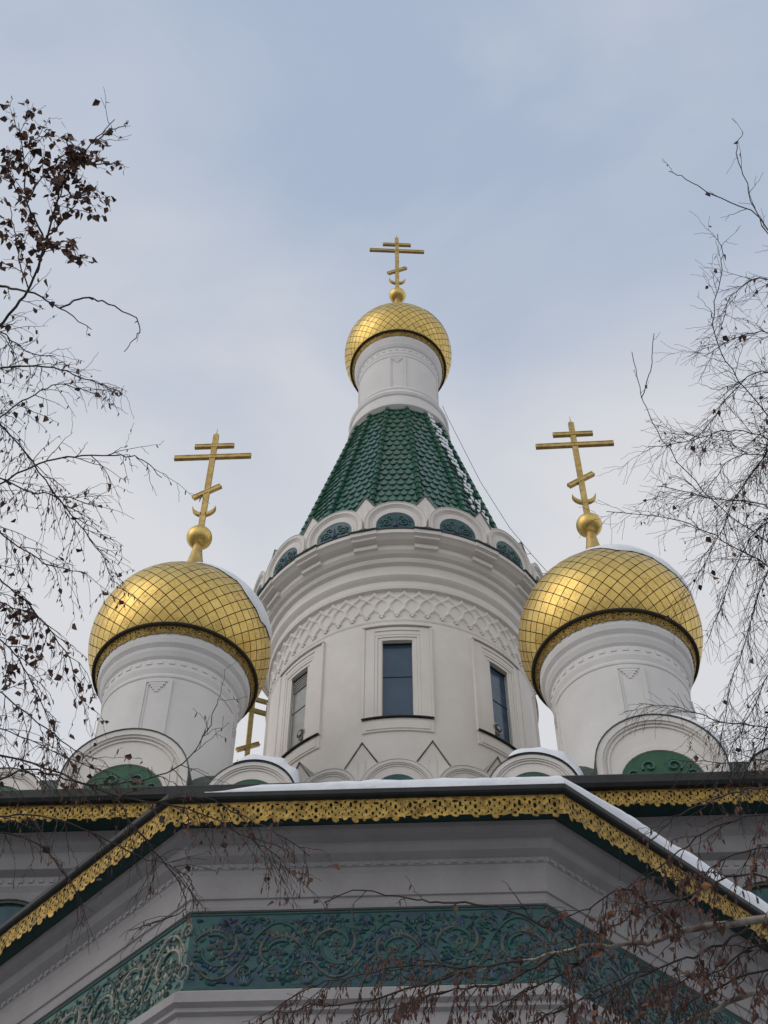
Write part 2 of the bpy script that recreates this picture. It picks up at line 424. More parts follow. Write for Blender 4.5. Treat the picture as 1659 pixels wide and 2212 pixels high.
def lace_ring(mb,cx,cy,r0,z0,r1,z1,npd,nu=720,nv=14):
    for j in range(nv):
        i=0
        while i<nu:
            if lace((i+.5)/nu*npd,(j+.5)/nv):
                k=i
                while k<nu and k-i<8 and lace((k+.5)/nu*npd,(j+.5)/nv): k+=1
                vs=[]
                for ii,jj in((i,j),(k,j),(k,j+1),(i,j+1)):
                    a=2*pi*ii/nu; r=r0+(r1-r0)*jj/nv; vs.append((cx+r*math.sin(a),cy-r*math.cos(a),z0+(z1-z0)*jj/nv))
                mb.add(vs,[(0,1,2,3)],0); i=k
            else: i+=1

# ---- domes
def resample(prof):
    P=[Vector((a,b)) for a,b in prof]; S=[0]
    for a,b in zip(P[:-1],P[1:]): S.append(S[-1]+(b-a).length)
    def f(s):
        s=max(0,min(S[-1],s))
        for i in range(len(S)-1):
            if s<=S[i+1]+1e-9:
                t=(s-S[i])/(S[i+1]-S[i]); return P[i].lerp(P[i+1],t)
        return P[-1]
    return f,S[-1]
def dome_at(cx,cy,zc,R,rim_dz,spike_top,N=40,label=None,seed=1):
    rg=random.Random(seed); k=R/1.355
    prof=[]
    p0=-math.asin(rim_dz/R)
    for i in range(41):
        ph=p0+(R_(52)-p0)*i/40; prof.append((R*math.cos(ph),R*math.sin(ph)))
    tail=[(.70,1.175),(.60,1.243),(.50,1.300),(.42,1.345),(.35,1.395),(.29,1.455),(.25,1.53),(.22,1.62),(.205,1.72)]
    prof+=[(a*k,b*k) for a,b in tail]
    f,S=resample(prof)
    mb=MB(); lathe(mb,[(a-.004,b+zc) for a,b in prof],80,3,True,cx,cy)
    ss=[0]
    while ss[-1]<S-.02:
        r=f(ss[-1]).x; ss.append(min(S,ss[-1]+max(.03,r*pi/N*1.12)))
    def V(j,i2):
        q=f(ss[j]); a=pi*i2/N; return Vector((cx+q.x*math.sin(a),cy-q.x*math.cos(a),zc+q.y))
    cen=Vector((cx,cy,zc-.2))
    def platef(pts):
        c=sum(pts,Vector())/len(pts); nn=(c-cen).normalized()
        sc=(pts[0]-c).length
        ins=[c+(q-c)*.92+nn*(.008+rg.uniform(-.022,.022)*sc) for q in pts]
        m=len(pts); mi=rg.choice((0,0,1,1,1,1,2))
        cc=c+nn*(.010+.02*sc)
        mb.add(ins+[q-nn*.002 for q in pts]+[cc],[(i,(i+1)%m,2*m) for i in range(m)],mi,True)
        mb.add(ins+[q-nn*.002 for q in pts],[(i,m+i,m+(i+1)%m,(i+1)%m) for i in range(m)],3,False)
    J=len(ss)
    for i in range(N): platef([V(0,2*i),V(0,2*i+2),V(1,2*i+1)])
    for j in range(J-2):
        o=j%2
        for i in range(N):
            b=2*i+o; platef([V(j,b),V(j+1,b+1),V(j+2,b),V(j+1,b-1)])
    d=mb.build('onion_dome',GOLDS+[SEAM],church,fix=False)
    if label: d['label']=label
    rr=R*math.cos(p0); zr=zc-rim_dz
    mb=MB(); m=10
    lathe(mb,[(rr-.005+.026*math.cos(2*pi*i/m),zr-.01+.026*math.sin(2*pi*i/m)) for i in range(m+1)],80,0,True,cx,cy)
    mb.build('rim',SEAM,d)
    mb=MB(); lace_ring(mb,cx,cy,rr-.02,zr-.01,rr-.085,zr-.15,40); mb.build('lace_trim',GOLDL,d,fix=False)
    mb=MB()
    zt=zc+1.72*k
    lathe(mb,[(.205*k,zt-.02),(.225*k,zt),(.225*k,zt+.03),(.185*k,zt+.06),(.15*k,zt+.2),(.105*k,zt+.45),(.075*k,spike_top-.08),(.07*k,spike_top)],32,0,True,cx,cy)
    mb.build('finial_spike',GOLDX,d)
    return rr,zr
def neck_at(cx,cy,zbot,zr,rr,rn):
    mb=MB()
    lathe_hard(mb,[(rn,zbot),(rn,zr-.82),(rn+.012,zr-.81),(rn+.016,zr-.78),(rn+.010,zr-.75),(rn+.03,zr-.66),(rn+.03,zr-.50),(rn+.06,zr-.46),(rn+.09,zr-.38),(rn+.10,zr-.33),(rr-.11,zr-.27),(rr-.095,zr-.20),(rr-.09,zr-.02)],80,0,cx,cy)
    nd=38
    for i in range(nd):
        a=2*pi*i/nd; r=rn+.02
        box(mb,(cx+r*math.sin(a),cy-r*math.cos(a),zr-.56),(.075,.04,.06),a)
    for i in range(4):
        a=2*pi*i/4; zt=zr-.86; z1=zbot+.2
        def st(x0,x1,za,zb_,pr): cbend(mb,x0,x1,rn+pr,za,zb_,rn-.02,0,rn,cx,cy,a)
        for s in(-1,1):
            xs=sorted((s*.145,s*.205)); st(*xs,z1,zt,.026)
            xs=sorted((s*.115,s*.143)); st(*xs,z1,zt-.03,.012)
        st(-.143,.143,zt-.055,zt-.001,.024)
        for q,w in enumerate((.110,.082,.054,.028)): st(-w,w,zt-.10-q*.042,zt-.058-q*.042,.020-.003*q)
    return mb.build('dome_neck',STUCCO3,church)
def cross_at(cx,cy,zball,k,rot=0):
    mb=MB(); z=zball; M=Matrix.Rotation(rot,3,'Z')
    def bx(m,c,s,t=None):
        cc=M@Vector(c); box(m,(cx+cc.x,cy+cc.y,z+c[2]),s,rot,0,t)
    top=2.86*k
    bx(mb,(0,0,(.15*k+top)/2),(.088*k,.05*k,top-.15*k))
    for s in(-1,1): bx(mb,(s*.042*k,0,(.2*k+top)/2),(.014*k,.06*k,top-.2*k))
    mb.add([Vector((cx,cy,z))+M@Vector(v) for v in((-.04*k,-.025*k,top),(.04*k,-.025*k,top),(.04*k,.025*k,top),(-.04*k,.025*k,top),(0,0,top+.08*k))],[(0,1,4),(1,2,4),(2,3,4),(3,0,4)])
    tube(mb,[(cx,cy,z+top),(cx,cy,z+top+.21*k)],[.013*k,.005*k],6)
    c=mb.build('cross',GOLDX,church)
    def barm(name,zz,L,h,t=None,xo=0):
        m=MB(); bx(m,(xo,0,zz),(L,.054*k,h),t)
        T=t or Matrix.Identity(3)
        for s in(-1,1):
            o=T@Vector((0,0,s*(h/2-.006*k))); bx(m,(xo+o.x,0,zz+o.z),(L+.008,.066*k,.014*k),t)
            o=T@Vector((s*(L/2-.008*k),0,0)); bx(m,(xo+o.x,0,zz+o.z),(.018*k,.064*k,h-.004),t)
        m.build(name,GOLDX,c)
    barm('crossbar',2.21*k,1.36*k,.092*k); barm('crossbar',2.53*k,.70*k,.085*k)
    barm('slanted_bar',1.21*k,.54*k,.085*k,Matrix.Rotation(-R_(35),3,'Y'))
    m=MB(); ro=.20*k; vs=[];fs=[];n=24
    for i in range(n+1):
        t=i/n; a=R_(170)+R_(200)*t
        w=.065*k*math.sin(pi*min(.98,max(.02,t)))**.8+.005
        for r in(ro,ro-w):
            for y in(-.03*k,.03*k):
                zz=.76*k+r*math.sin(a)
                q=M@Vector((r*math.cos(a),y,0)); vs.append((cx+q.x,cy+q.y,z+zz))
    for i in range(n):
        b=i*4
        for p,q in((0,1),(1,3),(3,2),(2,0)): fs.append((b+p,b+q,b+4+q,b+4+p))
    fs+= [(0,1,3,2),(n*4,n*4+2,n*4+3,n*4+1)]
    m.add(vs,fs); m.build('crescent',GOLDX,c)
    m=MB(); sphere(m,(cx,cy,z),.212*k**.5,32,18); lathe(m,[(.10*k,z+.185*k),(.085*k,z+.22*k),(.065*k,z+.27*k)],20,0,True,cx,cy); m.build('finial_ball',GOLDS[1],c)
for i,(x,y) in enumerate(((-DX,-DY),(DX,-DY),(-3.20,DYR),(3.95,DYR))):
    rr,zr=dome_at(x,y,14.33,1.342,.615,16.80,40,('gold onion dome of the left front turret','gold onion dome of the right front turret, snow on its far side',None,None)[i],i+3)
    neck_at(x,y,10.2,zr,rr,.94)
    cross_at(x,y,16.96,1.0,(R_(0),R_(-1),R_(25),0)[i])
rr,zr=dome_at(0,0,28.30,1.315,.625,31.08,40,'smaller looking gold onion dome on top of the central tent roof',11)
neck_at(0,0,25.1,zr,rr,.93)
cross_at(0,0,31.25,1.11,R_(5))
mb=MB()
lathe_hard(mb,[(1.04,24.45),(1.17,24.56),(1.17,24.62),(1.12,24.66),(1.10,25.0),(1.13,25.03),(1.15,25.10),(1.13,25.17),(1.06,25.20),(1.05,25.32),(1.07,25.36),(1.05,25.42),(.96,25.46),(.93,25.55)],80)
mb.build('collar',STUCCO3,church)
# cable
mb=MB()
cp=[(1.02,-.35,25.6),(1.13,-.35,25.1),(1.74,-.3,22.8),(2.25,-.3,21.25),(2.62,-.35,20.35),(2.9,-.4,19.7),(3.0,-.5,18.6),(2.97,-.6,18.1),(2.55,-.9,17.3)]
tube(mb,cp,.0055,5)
for p in cp[4:9]: tube(mb,[p,(p[0]*.85,p[1],p[2]-.02)],.006,5)
mb.build('lightning_cable',DARKMETAL,church)

# ---- apse (half octagon) and nave
AC=-6.535
def octa(o,back=-4.2):
    ap=3.558-o; t=ap*math.tan(pi/8)
    return [(-ap,back),(-ap,AC-t),(-t,AC-ap),(t,AC-ap),(ap,AC-t),(ap,back)]
def rect(o): 
    return [(-6.3+o,6.3),(-6.3+o,-5.7+o),(6.3-o,-5.7+o),(6.3-o,6.3)]
def sweep(mb,path,prof,mi=0):
    for (o0,z0),(o1,z1) in zip(prof[:-1],prof[1:]):
        A=path(o0);B=path(o1)
        for i in range(len(A)-1):
            mb.add([(*A[i],z0),(*A[i+1],z0),(*B[i+1],z1),(*B[i],z1)],[(0,1,2,3)],mi)
def dentils(mb,path,o,z,w,d,h,step,mi=0):
    A=path(o)
    for a,b in zip(A[:-1],A[1:]):
        a=Vector(a);b=Vector(b);L=(b-a).length;e=(b-a)/L; n=int(L/step); ang=math.atan2(e.y,e.x)
        for i in range(n):
            c=a+e*(L*(i+.5)/n); box(mb,(c.x,c.y,z),(w,d,h),ang,mi)
FZB,FZT=5.185,5.815
mb=MB()
sweep(mb,octa,[(.45,-1.6),(.45,4.72),(.43,4.78),(.42,4.98),(.39,5.00),(.39,5.03),(.355,5.055),(.355,5.13),(.38,5.15),(.42,5.18),(.44,5.183)])
sweep(mb,octa,[(.44,5.817),(.415,5.819),(.405,5.85),(.415,5.862),(.405,5.90),(.39,5.905),(.385,5.93),(.375,6.00),(.36,6.08),(.345,6.12),(.335,6.125),(.33,6.165),(.27,6.20),(.245,6.235),(.245,6.275),(.19,6.30),(.17,6.335),(.17,6.38)])
dentils(mb,octa,.335,6.145,.045,.02,.03,.09)
mb.build('apse_wall',STUCCO_SHADED,church)
mb=MB(); sweep(mb,octa,[(.165,6.382),(.03,6.46),(.02,6.46)]); mb.build('apse_soffit',GREENPAINT,church)
mb=MB(); sweep(mb,octa,[(.02,6.47),(-.03,6.49),(-.042,6.505),(-.042,6.545),(-.02,6.56),(3.3,7.75)]); mb.build('apse_roof',DARKMETAL,church)
mb=MB(); A=octa(.0)
for q,(a,b) in enumerate(zip(A[:-1],A[1:])): lace_strip(mb,a,b,6.515,.25,.145,.005 if q in(1,2,3) else .02)
mb.build('apse_eave_lace',GOLDL,church,fix=False)
# frieze panels: running vine with curled volutes, rosettes and crowded leaves
def frieze(i,style):
    A=octa(.44); a=Vector((*A[i],0)); b=Vector((*A[i+1],0)); L=(b-a).length; e=(b-a)/L; nn=Vector((e.y,-e.x,0))
    zb,zt=FZB,FZT; zm=(zb+zt)/2
    pale=style==1
    def pos(u,z,d): 
        q=a+e*u+nn*(d*(.7 if pale else .5)); return (q.x,q.y,z)
    mb=MB()
    mb.add([pos(0,zb,0),pos(L,zb,0),pos(L,zt,0),pos(0,zt,0)],[(0,1,2,3)],0)
    for z in(zb+.014,zt-.014): ribbon(mb,pos,[(0,z),(L,z)],.026,2,.001,.014)
    n=6; w=L/n; rg=random.Random(i*5+2)
    S=5 if pale else 1
    lv=0
    def put(x,z,l,wd,an,m):
        nonlocal lv
        ex,ez=x+l*math.cos(an),z+l*math.sin(an)
        if .02<x<L-.02 and .02<ex<L-.02 and zb+.03<z<zt-.03 and zb+.03<ez<zt-.03:
            lv+=1; j=(lv%13)*.0009
            leafshape(mb,pos,x,z,l,wd,an,m,.003+j,.017+j)
    for k in range(n):
        u=w*(k+.5)+rg.uniform(-.02,.02); sg=1 if k%2 else -1; c=zm-sg*.03
        for q in range(6):
            x=u+rg.uniform(-.45,.45)*w; z=rg.uniform(zb+.08,zt-.08); r=rg.uniform(.05,.11)
            if .12<x<L-.12: mb.add([pos(x+r*math.cos(t)*(1+.2*math.sin(3*t+q)),max(zb+.03,min(zt-.03,z+r*.7*math.sin(t))),.0015+q*.0004) for t in [2*pi*j/16 for j in range(16)]],[tuple(range(16))],rg.choice((4,4,2)) if not pale else rg.choice((3,2)))
        vine=[(u-w*.5+w*q/18,zm+sg*.225*math.sin(pi*q/18)**.8) for q in range(19)]
        ribbon(mb,pos,vine,[.012+.018*math.sin(pi*q/18) for q in range(19)],rg.choice((S,2)),.003,.020)
        for q,(ph,rr) in enumerate(((0,.175),(2.2,.15),(4.1,.165),(1.1,.115))):
            st=ph+rg.uniform(-.3,.3); m_=26
            sp=[(u+sg*rr*(1-.35*t/m_)*math.cos(st+2.0*t/m_),c+rr*(1-.35*t/m_)*math.sin(st+2.0*t/m_)) for t in range(m_+1)]
            ribbon(mb,pos,sp,[.008+.028*math.sin(pi*(t/m_)**.7) for t in range(m_+1)],S if q<2 else 2,.004,.026)
            for t in range(2,m_,3):
                x,z=sp[t]; an=math.atan2(z-c,x-u)
                put(x,z,rg.uniform(.045,.08),.034,an+rg.uniform(.2,.9)*sg,rg.choice((2,2,1,4) if not pale else (5,5,3,1)))
        r0=rg.uniform(.07,.095)
        rosette(mb,pos,u,c,r0,rg.choice((6,7,8)),5 if pale else rg.choice((4,2,6,1)),2 if not pale else 3,rg.choice((S,6)))
        for s2 in(-1,1):
            zz=zm+s2*.17
            ribbon(mb,pos,spiral(u+w*.5,zz,rg.uniform(.06,.08),1.3,-sg*s2,rg.uniform(-1,1),20),.014,rg.choice((1,2,2)) if not pale else 5,.003,.022)
            for a_ in(-.8,-.4,0,.4,.8): put(u+w*.5,zm+s2*.28,.11-.02*abs(a_),.03,(-pi/2 if s2>0 else pi/2)+a_,(2 if abs(a_)>.5 else 4) if not pale else 3)
        for q in range(110):
            put(u+rg.uniform(-.5,.5)*w,rg.uniform(zb+.04,zt-.04),rg.uniform(.03,.075),rg.uniform(.018,.032),rg.uniform(0,6.3),rg.choice((2,2,2,0,0,4,4,1,6) if not pale else (5,5,3,2,1)))
    return mb.build('majolica_frieze',[TEAL if not pale else TEALLIGHT,BEIGE,LGREEN,LGREEN,BLUE,BEIGEL,BROWNM],church)
frieze(1,1)['label']='pale cream and green floral frieze on the left face of the apse'
frieze(2,0)['label']='dark teal floral frieze across the front face of the apse'
frieze(3,2)['label']='dark green floral frieze on the right face of the apse'
# nave
mb=MB()
sweep(mb,rect,[(.80,-1.6),(.80,8.78),(.74,8.81),(.74,8.90),(.70,8.93),(.70,9.14),(.68,9.2),(.64,9.30),(.60,9.36),(.60,9.48),(.50,9.52),(.47,9.60),(.47,9.72),(.40,9.78),(.38,9.95)])
dentils(mb,rect,.60,9.42,.05,.03,.05,.12); dentils(mb,rect,.75,8.86,.06,.06,.05,.17)
mb.build('nave_wall',STUCCO_SHADED,church)
mb=MB(); sweep(mb,rect,[(.38,9.96),(.04,10.04)]); mb.build('nave_soffit',GREENPAINT,church)
mb=MB(); sweep(mb,rect,[(.04,10.04),(-.06,10.05),(-.09,10.09),(-.09,10.20),(-.05,10.24),(.3,10.28),(6.2,10.6)]); mb.build('nave_roof',DARKMETAL,church)
mb=MB(); A=rect(.0); lace_strip(mb,A[1],A[2],10.09,.30,.175,.008); lace_strip(mb,A[0],A[1],10.09,.30,.175,.03); lace_strip(mb,A[2],A[3],10.09,.30,.175,.03)
mb.build('nave_eave_lace',GOLDL,church,fix=False)
wa=make_arch(.68,.5,.63,.5,.3,[TEAL,LGREEN,BLUE],1,False); first=True
for x in(-4.42,4.28):
    o=wa if first else copy_tree(wa,church); first=False
    place(o,x,-5.02,8.02,0)

# ------------------------------------------------------------------ snow
def snow_on_apse():
    mb=MB(); A=[Vector(p) for p in octa(-.035)]; B=[Vector(p) for p in octa(.75)]
    def run(i,t0,t1,n,th=1.0):
        prof=[(0,-.005),(.0,.05),(.03,.085),(.12,.11),(.5,.16),(1,.21)]
        vs=[];fs=[]
        for k in range(n+1):
            t=t0+(t1-t0)*k/n
            en=th
            if i==2: en=min(1,max(.12,(t-t0)*7))
            else: en=1+(th-1)*min(1,t*4)
            for q,(s,h) in enumerate(prof):
                a=A[i].lerp(A[i+1],t); b=B[i].lerp(B[i+1],t)
                nz=noise.noise(Vector((a.x*2.3,a.y*2.3,q*.4)))+.4*noise.noise(Vector((a.x*9,a.y*9,q*.4)))
                p=a.lerp(b,min(1,max(0,s+(nz*.03+.015 if q<3 else 0))))
                vs.append((p.x,p.y,6.555+.28*s+ (h+(nz*.03 if q else 0))*en))
        m=len(prof)
        for k in range(n):
            for q in range(m-1): fs.append((k*m+q,(k+1)*m+q,(k+1)*m+q+1,k*m+q+1))
        mb.add(vs,fs,0,True)
    run(2,.09,1,90); run(3,0,1,90,1.7)
    return mb.build('snow_strip',SNOW,fix=True)
tag(snow_on_apse(),'snow strip lying along the front and right eaves of the apse roof','snow')
def snow_on_sphere(cx,cy,zc,R,d,rad,label,th=.05,seed=0):
    d=Vector(d).normalized(); a=d.cross(Vector((0,0,1))).normalized(); b=d.cross(a)
    mb=MB(); nr,na=14,40; vs=[];fs=[]
    for i in range(nr+1):
        for k in range(na):
            an=2*pi*k/na; lim=R_(rad)*(1+.30*noise.noise(Vector((math.cos(an)*1.6+seed,math.sin(an)*1.6,seed)))+.12*noise.noise(Vector((math.cos(an)*5,math.sin(an)*5,seed))))
            th_=lim*i/nr; v=(d*math.cos(th_)+(a*math.cos(an)+b*math.sin(an))*math.sin(th_))
            e=th*math.sqrt(max(0,1-(i/nr)**2))+.004
            p=v*(R+e); vs.append((cx+p.x,cy+p.y,zc+p.z))
    for i in range(nr):
        for k in range(na): fs.append((i*na+k,i*na+(k+1)%na,(i+1)*na+(k+1)%na,(i+1)*na+k))
    mb.add(vs,fs,0,True)
    tag(mb.build('snow_patch',SNOW),label,'snow')
snow_on_sphere(-DX,-DY,14.33,1.357,(.64,-.10,.76),39,'snow patch on the right shoulder of the left gold dome',.06,1)
snow_on_sphere(DX,-DY,14.33,1.357,(.46,-.18,.86),47,'snow patch over the top right of the right gold dome',.085,2)
snow_on_sphere(0,0,28.30,1.328,(.66,-.16,.74),36,'thin snow patch on the right shoulder of the topmost dome',.04,3)
# snow caught on the tiles
mb=MB()
for j in range(26):
    t=(j+.35)/26
    ac=39+15*(1-t)
    for c in range(5):
        a=R_(ac+(c-2)*3.2+rng.uniform(-1,1))
        pr=(.25,.75,.95,.7,.3)[c]
        if rng.random()>pr: continue
        r=rc(t)*math.cos(pi/16)/max(.98,1)+.045; w=rng.uniform(.035,.075); h=rng.uniform(.06,.11)
        base=Vector(((r+.02)*math.sin(a),-(r+.02)*math.cos(a),ZB+(ZT-ZB)*t)); ta=Vector((math.cos(a),math.sin(a),0)); up=Vector((-.26*math.sin(a),.26*math.cos(a),1)).normalized(); nn=ta.cross(up)
        ring=[base+ta*(w*math.cos(q)*rng.uniform(.7,1.1))+up*(h*math.sin(q)*rng.uniform(.7,1.1)) for q in [2*pi*i/9 for i in range(9)]]
        mb.add(ring+[base+nn*.035],[(i,(i+1)%9,9) for i in range(9)],0,True)
tag(mb.build('snow_streak',SNOW),'broken streak of snow caught on the right side of the green tent roof','snow',kind='stuff')
def snow_on_arch(x,y,z,ro,leg,depth,a0,a1,label,th=.09):
    mb=MB(); n=26; vs=[];fs=[]
    ys=[y-.06,y-.04,y+.1,y+depth*.6,y+depth+.25]
    for i in range(n+1):
        a=R_(a0)+(R_(a1)-R_(a0))*i/n; e=math.sqrt(max(0.0,math.sin(pi*i/n)))
        for q,yy in enumerate(ys):
            h=(0.0 if q==0 else th*e*(1+.6*noise.noise(Vector((a*4,yy*3,x)))))
            r=ro+.02+h; vs.append((x+r*math.cos(a),yy,z+leg+r*math.sin(a)))
    m=len(ys)
    for i in range(n):
        for q in range(m-1): fs.append((i*m+q,(i+1)*m+q,(i+1)*m+q+1,i*m+q+1))
    mb.add(vs,fs,0,True); tag(mb.build('snow_patch',SNOW),label,'snow')
snow_on_arch(1.74,-5.05,10.25,.56,.33,.5,5,120,'snow on the small gable left of the right dome',.11)
snow_on_arch(-1.74,-5.05,10.25,.56,.33,.5,5,115,'snow on the small gable right of the left dome',.11)
snow_on_arch(3.32,-5.11,10.25,.80,.62,.55,8,75,'snow on the right flank of the large gable under the right dome',.08)
snow_on_arch(4.86,-5.05,10.25,.56,.33,.5,20,140,'snow on the small gable at the right edge of the photo',.10)

# ------------------------------------------------------------------ birches
def catmull(P,per=6):
    P=[Vector(p) for p in P]; Q=[P[0]*2-P[1]]+P+[P[-1]*2-P[-2]]; out=[]
    for i in range(1,len(Q)-2):
        for k in range(per):
            t=k/per; a,b,c,d=Q[i-1],Q[i],Q[i+1],Q[i+2]
            out.append(.5*((2*b)+(-a+c)*t+(2*a-5*b+4*c-d)*t*t+(-a+3*b-3*c+d)*t**3))
    out.append(P[-1]); return out
class Tree:
    def __init__(s,name,label,base,seed,limbmat,trunkpts,tr):
        s.root=bpy.data.objects.new(name,None); col.objects.link(s.root); s.root.location=base
        tag(s.root,label,'tree'); s.base=Vector(base)
        s.br=MB(); s.leaf=MB(); s.cat=MB(); s.trunk=MB(); s.r=random.Random(seed); s.lm=limbmat
        s.tp=[s.base+Vector(p) for p in trunkpts]; s.tr=tr
    def trunk_at(s,z):
        for a,b in zip(s.tp[:-1],s.tp[1:]):
            if a.z<=z<=b.z: return a.lerp(b,(z-a.z)/(b.z-a.z))
        return s.tp[-1].copy()
    def leaf1(s,p,size):
        r=s.r; d=Vector((r.gauss(0,.6),r.gauss(0,.6),-.7+r.gauss(0,.4))).normalized()
        a=d.cross(Vector((r.random()-.5,r.random()-.5,r.random()-.5))).normalized(); n=d.cross(a)
        L=size*r.uniform(.6,1.25); w=L*.42; cup=n*(L*r.uniform(-.3,.3)); st=p+d*(L*.2)
        s.leaf.add([st,st+d*L*.35+a*w+cup,st+d*L*.75+a*w*.55+cup*.6,st+d*L*1.1,st+d*L*.75-a*w*.55+cup*.6,st+d*L*.35-a*w+cup],[(0,1,2,3),(0,3,4,5)],r.choice((0,0,0,1,1,2)))
    def cat1(s,p,size):
        r=s.r; d=Vector((r.gauss(0,.22),r.gauss(0,.22),-1)).normalized(); L=size*r.uniform(.7,1.2)
        tube(s.cat,[p,p+d*L*.25,p+d*L*.6,p+d*L],[.001,.0044,.0044,.0014],4,0)
    def grow(s,pts,r0,r1,lvl,den,ln,leafs,cats,droop,lsize,main=False):
        r=s.r; C=catmull(pts,5 if main else 2); n=len(C)
        jit=.005 if main else .0025
        C=[c+Vector((r.gauss(0,jit),r.gauss(0,jit),r.gauss(0,jit))) if 0<i<n-1 else c for i,c in enumerate(C)]
        rad=[max(r1,r0+(r1-r0)*(i/(n-1))**.9) for i in range(n)]
        tube(s.br,C,rad,6 if main else 3,(1 if main and s.lm is BARKP and r0>.010 else 0),True)
        L=[0]
        for a,b in zip(C[:-1],C[1:]): L.append(L[-1]+(b-a).length)
        T=L[-1]
        def samp(d):
            for i in range(n-1):
                if d<=L[i+1]: 
                    f=(d-L[i])/max(1e-6,L[i+1]-L[i]); return C[i].lerp(C[i+1],f),(C[i+1]-C[i]).normalized(),rad[i]
            return C[-1],(C[-1]-C[-2]).normalized(),rad[-1]
        if lvl>0:
            st=s.skip if main else .06
            k=max(1,int(T*(1-st)*den+r.random()))
            for i in range(k):
                d=T*(st+(1-st)*(i+r.random())/k); p,t,rr=samp(min(d,T))
                q=Vector((r.gauss(0,1),r.gauss(0,1),r.gauss(0,1))); q=(q-t*q.dot(t)).normalized()
                dr=(t*.8+q*.7+Vector((0,0,-droop*.35))).normalized(); l=ln*r.uniform(.35,1.3)*(1-.35*d/T)
                cur=p; P=[p]
                for m in range(4):
                    dr=(dr+Vector((r.gauss(0,.10),r.gauss(0,.10),r.gauss(0,.10)-droop*.20))).normalized(); cur=cur+dr*(l/4); P.append(cur)
                s.grow(P,min(rr*.8,.0034 if lvl>1 else .0021),.0012,lvl-1,den*.85,ln*.52,leafs,cats,droop,lsize)
        if lvl<=1:
            for i in range(int(T*leafs+r.random())): s.leaf1(samp(r.random()*T)[0],lsize)
            for i in range(int(T*cats+r.random())): s.cat1(samp(T*(.3+.7*r.random()))[0],.034)
    def finish(s):
        tube(s.trunk,s.tp,s.tr,12,0,True)
        loc=-s.base
        for nm,m,mt,kd in(('trunk',s.trunk,BARKP,None),('branches',s.br,[BARKD,BARKP],None),('dead_leaves',s.leaf,LEAFS,'stuff'),('catkins',s.cat,CATKIN,'stuff')):
            if not m.v: continue
            m.v=[(x+loc.x,y+loc.y,z+loc.z) for x,y,z in m.v]
            o=m.build(nm,mt,s.root,z0=0,fix=False)
            if kd: o['kind']=kd
DEN=9.5
def B(w,r0,den,ln,leafs,cats,droop,*xy,lvl=2,ls=.043):
    pts=[at(x,y,w+(.10*math.sin(i*1.7+x*.01))) for i,(x,y) in enumerate(xy)]
    T.skip=.08
    if xy[0][0]<-50 or xy[0][0]>1700:
        q=T.trunk_at(pts[0].z-.5); l0=(pts[0]-q).length; l1=sum((b-a).length for a,b in zip(pts[:-1],pts[1:]))
        pts=[q,q.lerp(pts[0],.5)+Vector((0,0,.05))]+pts; T.skip=l0/(l0+l1)
    T.grow(pts,r0,.0024,lvl,den*DEN,ln,leafs,cats,droop,ls,True)
# left birch
T=Tree('birch_tree','birch with clumps of brown dead leaves reaching in from the left edge',(-4.3,-13.6,0),3,BARKD,[(0,0,0),(.05,.05,2),(0,-.05,4.5),(.1,0,7),(.15,.05,9.5),(.25,.1,12)],[.17,.14,.11,.085,.055,.015])
W=8.0
B(W,.014,.9,.30,8,1,.1,(-90,760),(20,680),(75,600),(110,480),(150,370),(200,310),(248,258))
B(W,.007,1.7,.26,20,0,.4,(95,520),(60,440),(50,350),(40,265),ls=.047)
B(W,.006,2.0,.24,30,0,.4,(110,480),(130,420),(150,340),(140,290),ls=.047)
B(W,.006,1.8,.22,28,0,.5,(100,510),(140,470),(170,430),(205,405),ls=.047)
B(W,.006,1.8,.22,28,0,.5,(80,590),(100,540),(140,520),(165,555),ls=.047)
B(W,.005,1.8,.20,22,0,.6,(60,620),(40,560),(30,500),(20,440),ls=.047)
B(W,.005,1.9,.18,30,0,.3,(60,430),(110,360),(150,330),(185,330),ls=.047)
B(W,.005,1.7,.20,24,0,.3,(40,420),(20,360),(60,310),(100,290),ls=.047)
B(W,.005,1.5,.13,24,0,.2,(170,350),(215,355),(262,348))
B(W,.005,1.5,.13,16,1,.2,(200,310),(235,285),(270,272))
B(W,.014,.7,.22,1.5,1,.3,(-90,600),(0,618),(60,630),(130,665),(198,712))
B(W,.006,.3,.12,1,1,.2,(130,665),(180,643),(235,655),(300,695),(292,730),(268,760),lvl=1)
B(W,.009,1.7,.40,1.2,3.2,.6,(-90,820),(40,790),(130,800),(200,822),(258,846))
B(W,.008,1.8,.40,1.2,3.2,.6,(-90,960),(0,900),(60,860),(130,830),(205,850))
B(W,.008,1.3,.38,.8,3.5,.5,(-90,1080),(60,1010),(160,985),(250,985),(300,990),(350,1032))
B(W,.008,1.8,.44,.8,3.5,.6,(-90,1020),(60,1060),(150,1075),(215,1095))
B(W,.008,1.8,.44,.8,5,.8,(-90,880),(20,940),(100,1040),(170,1130),(225,1210),(246,1270))
B(W,.008,1.8,.44,1,5,.8,(-90,1120),(40,1180),(110,1220),(190,1240))
B(W,.008,2.0,.40,5.5,4,.8,(-90,1200),(20,1270),(90,1340),(150,1420),(165,1500))
B(W,.008,2.0,.40,5.5,4,.8,(-90,1330),(0,1380),(50,1440),(100,1540),(130,1620))
B(W,.008,1.8,.40,2.0,4,.8,(-90,1480),(0,1500),(80,1560),(160,1620),(210,1640))
B(W,.007,1.8,.38,3.0,4,.8,(-90,1260),(0,1300),(70,1330),(130,1370))
B(W,.007,1.8,.38,1.2,3,.6,(-90,700),(0,720),(60,760),(120,770))
B(7.2,.007,1.2,.34,.8,3,.5,(-100,1700),(60,1660),(160,1690),(280,1690),(380,1660),(440,1590),(470,1520))
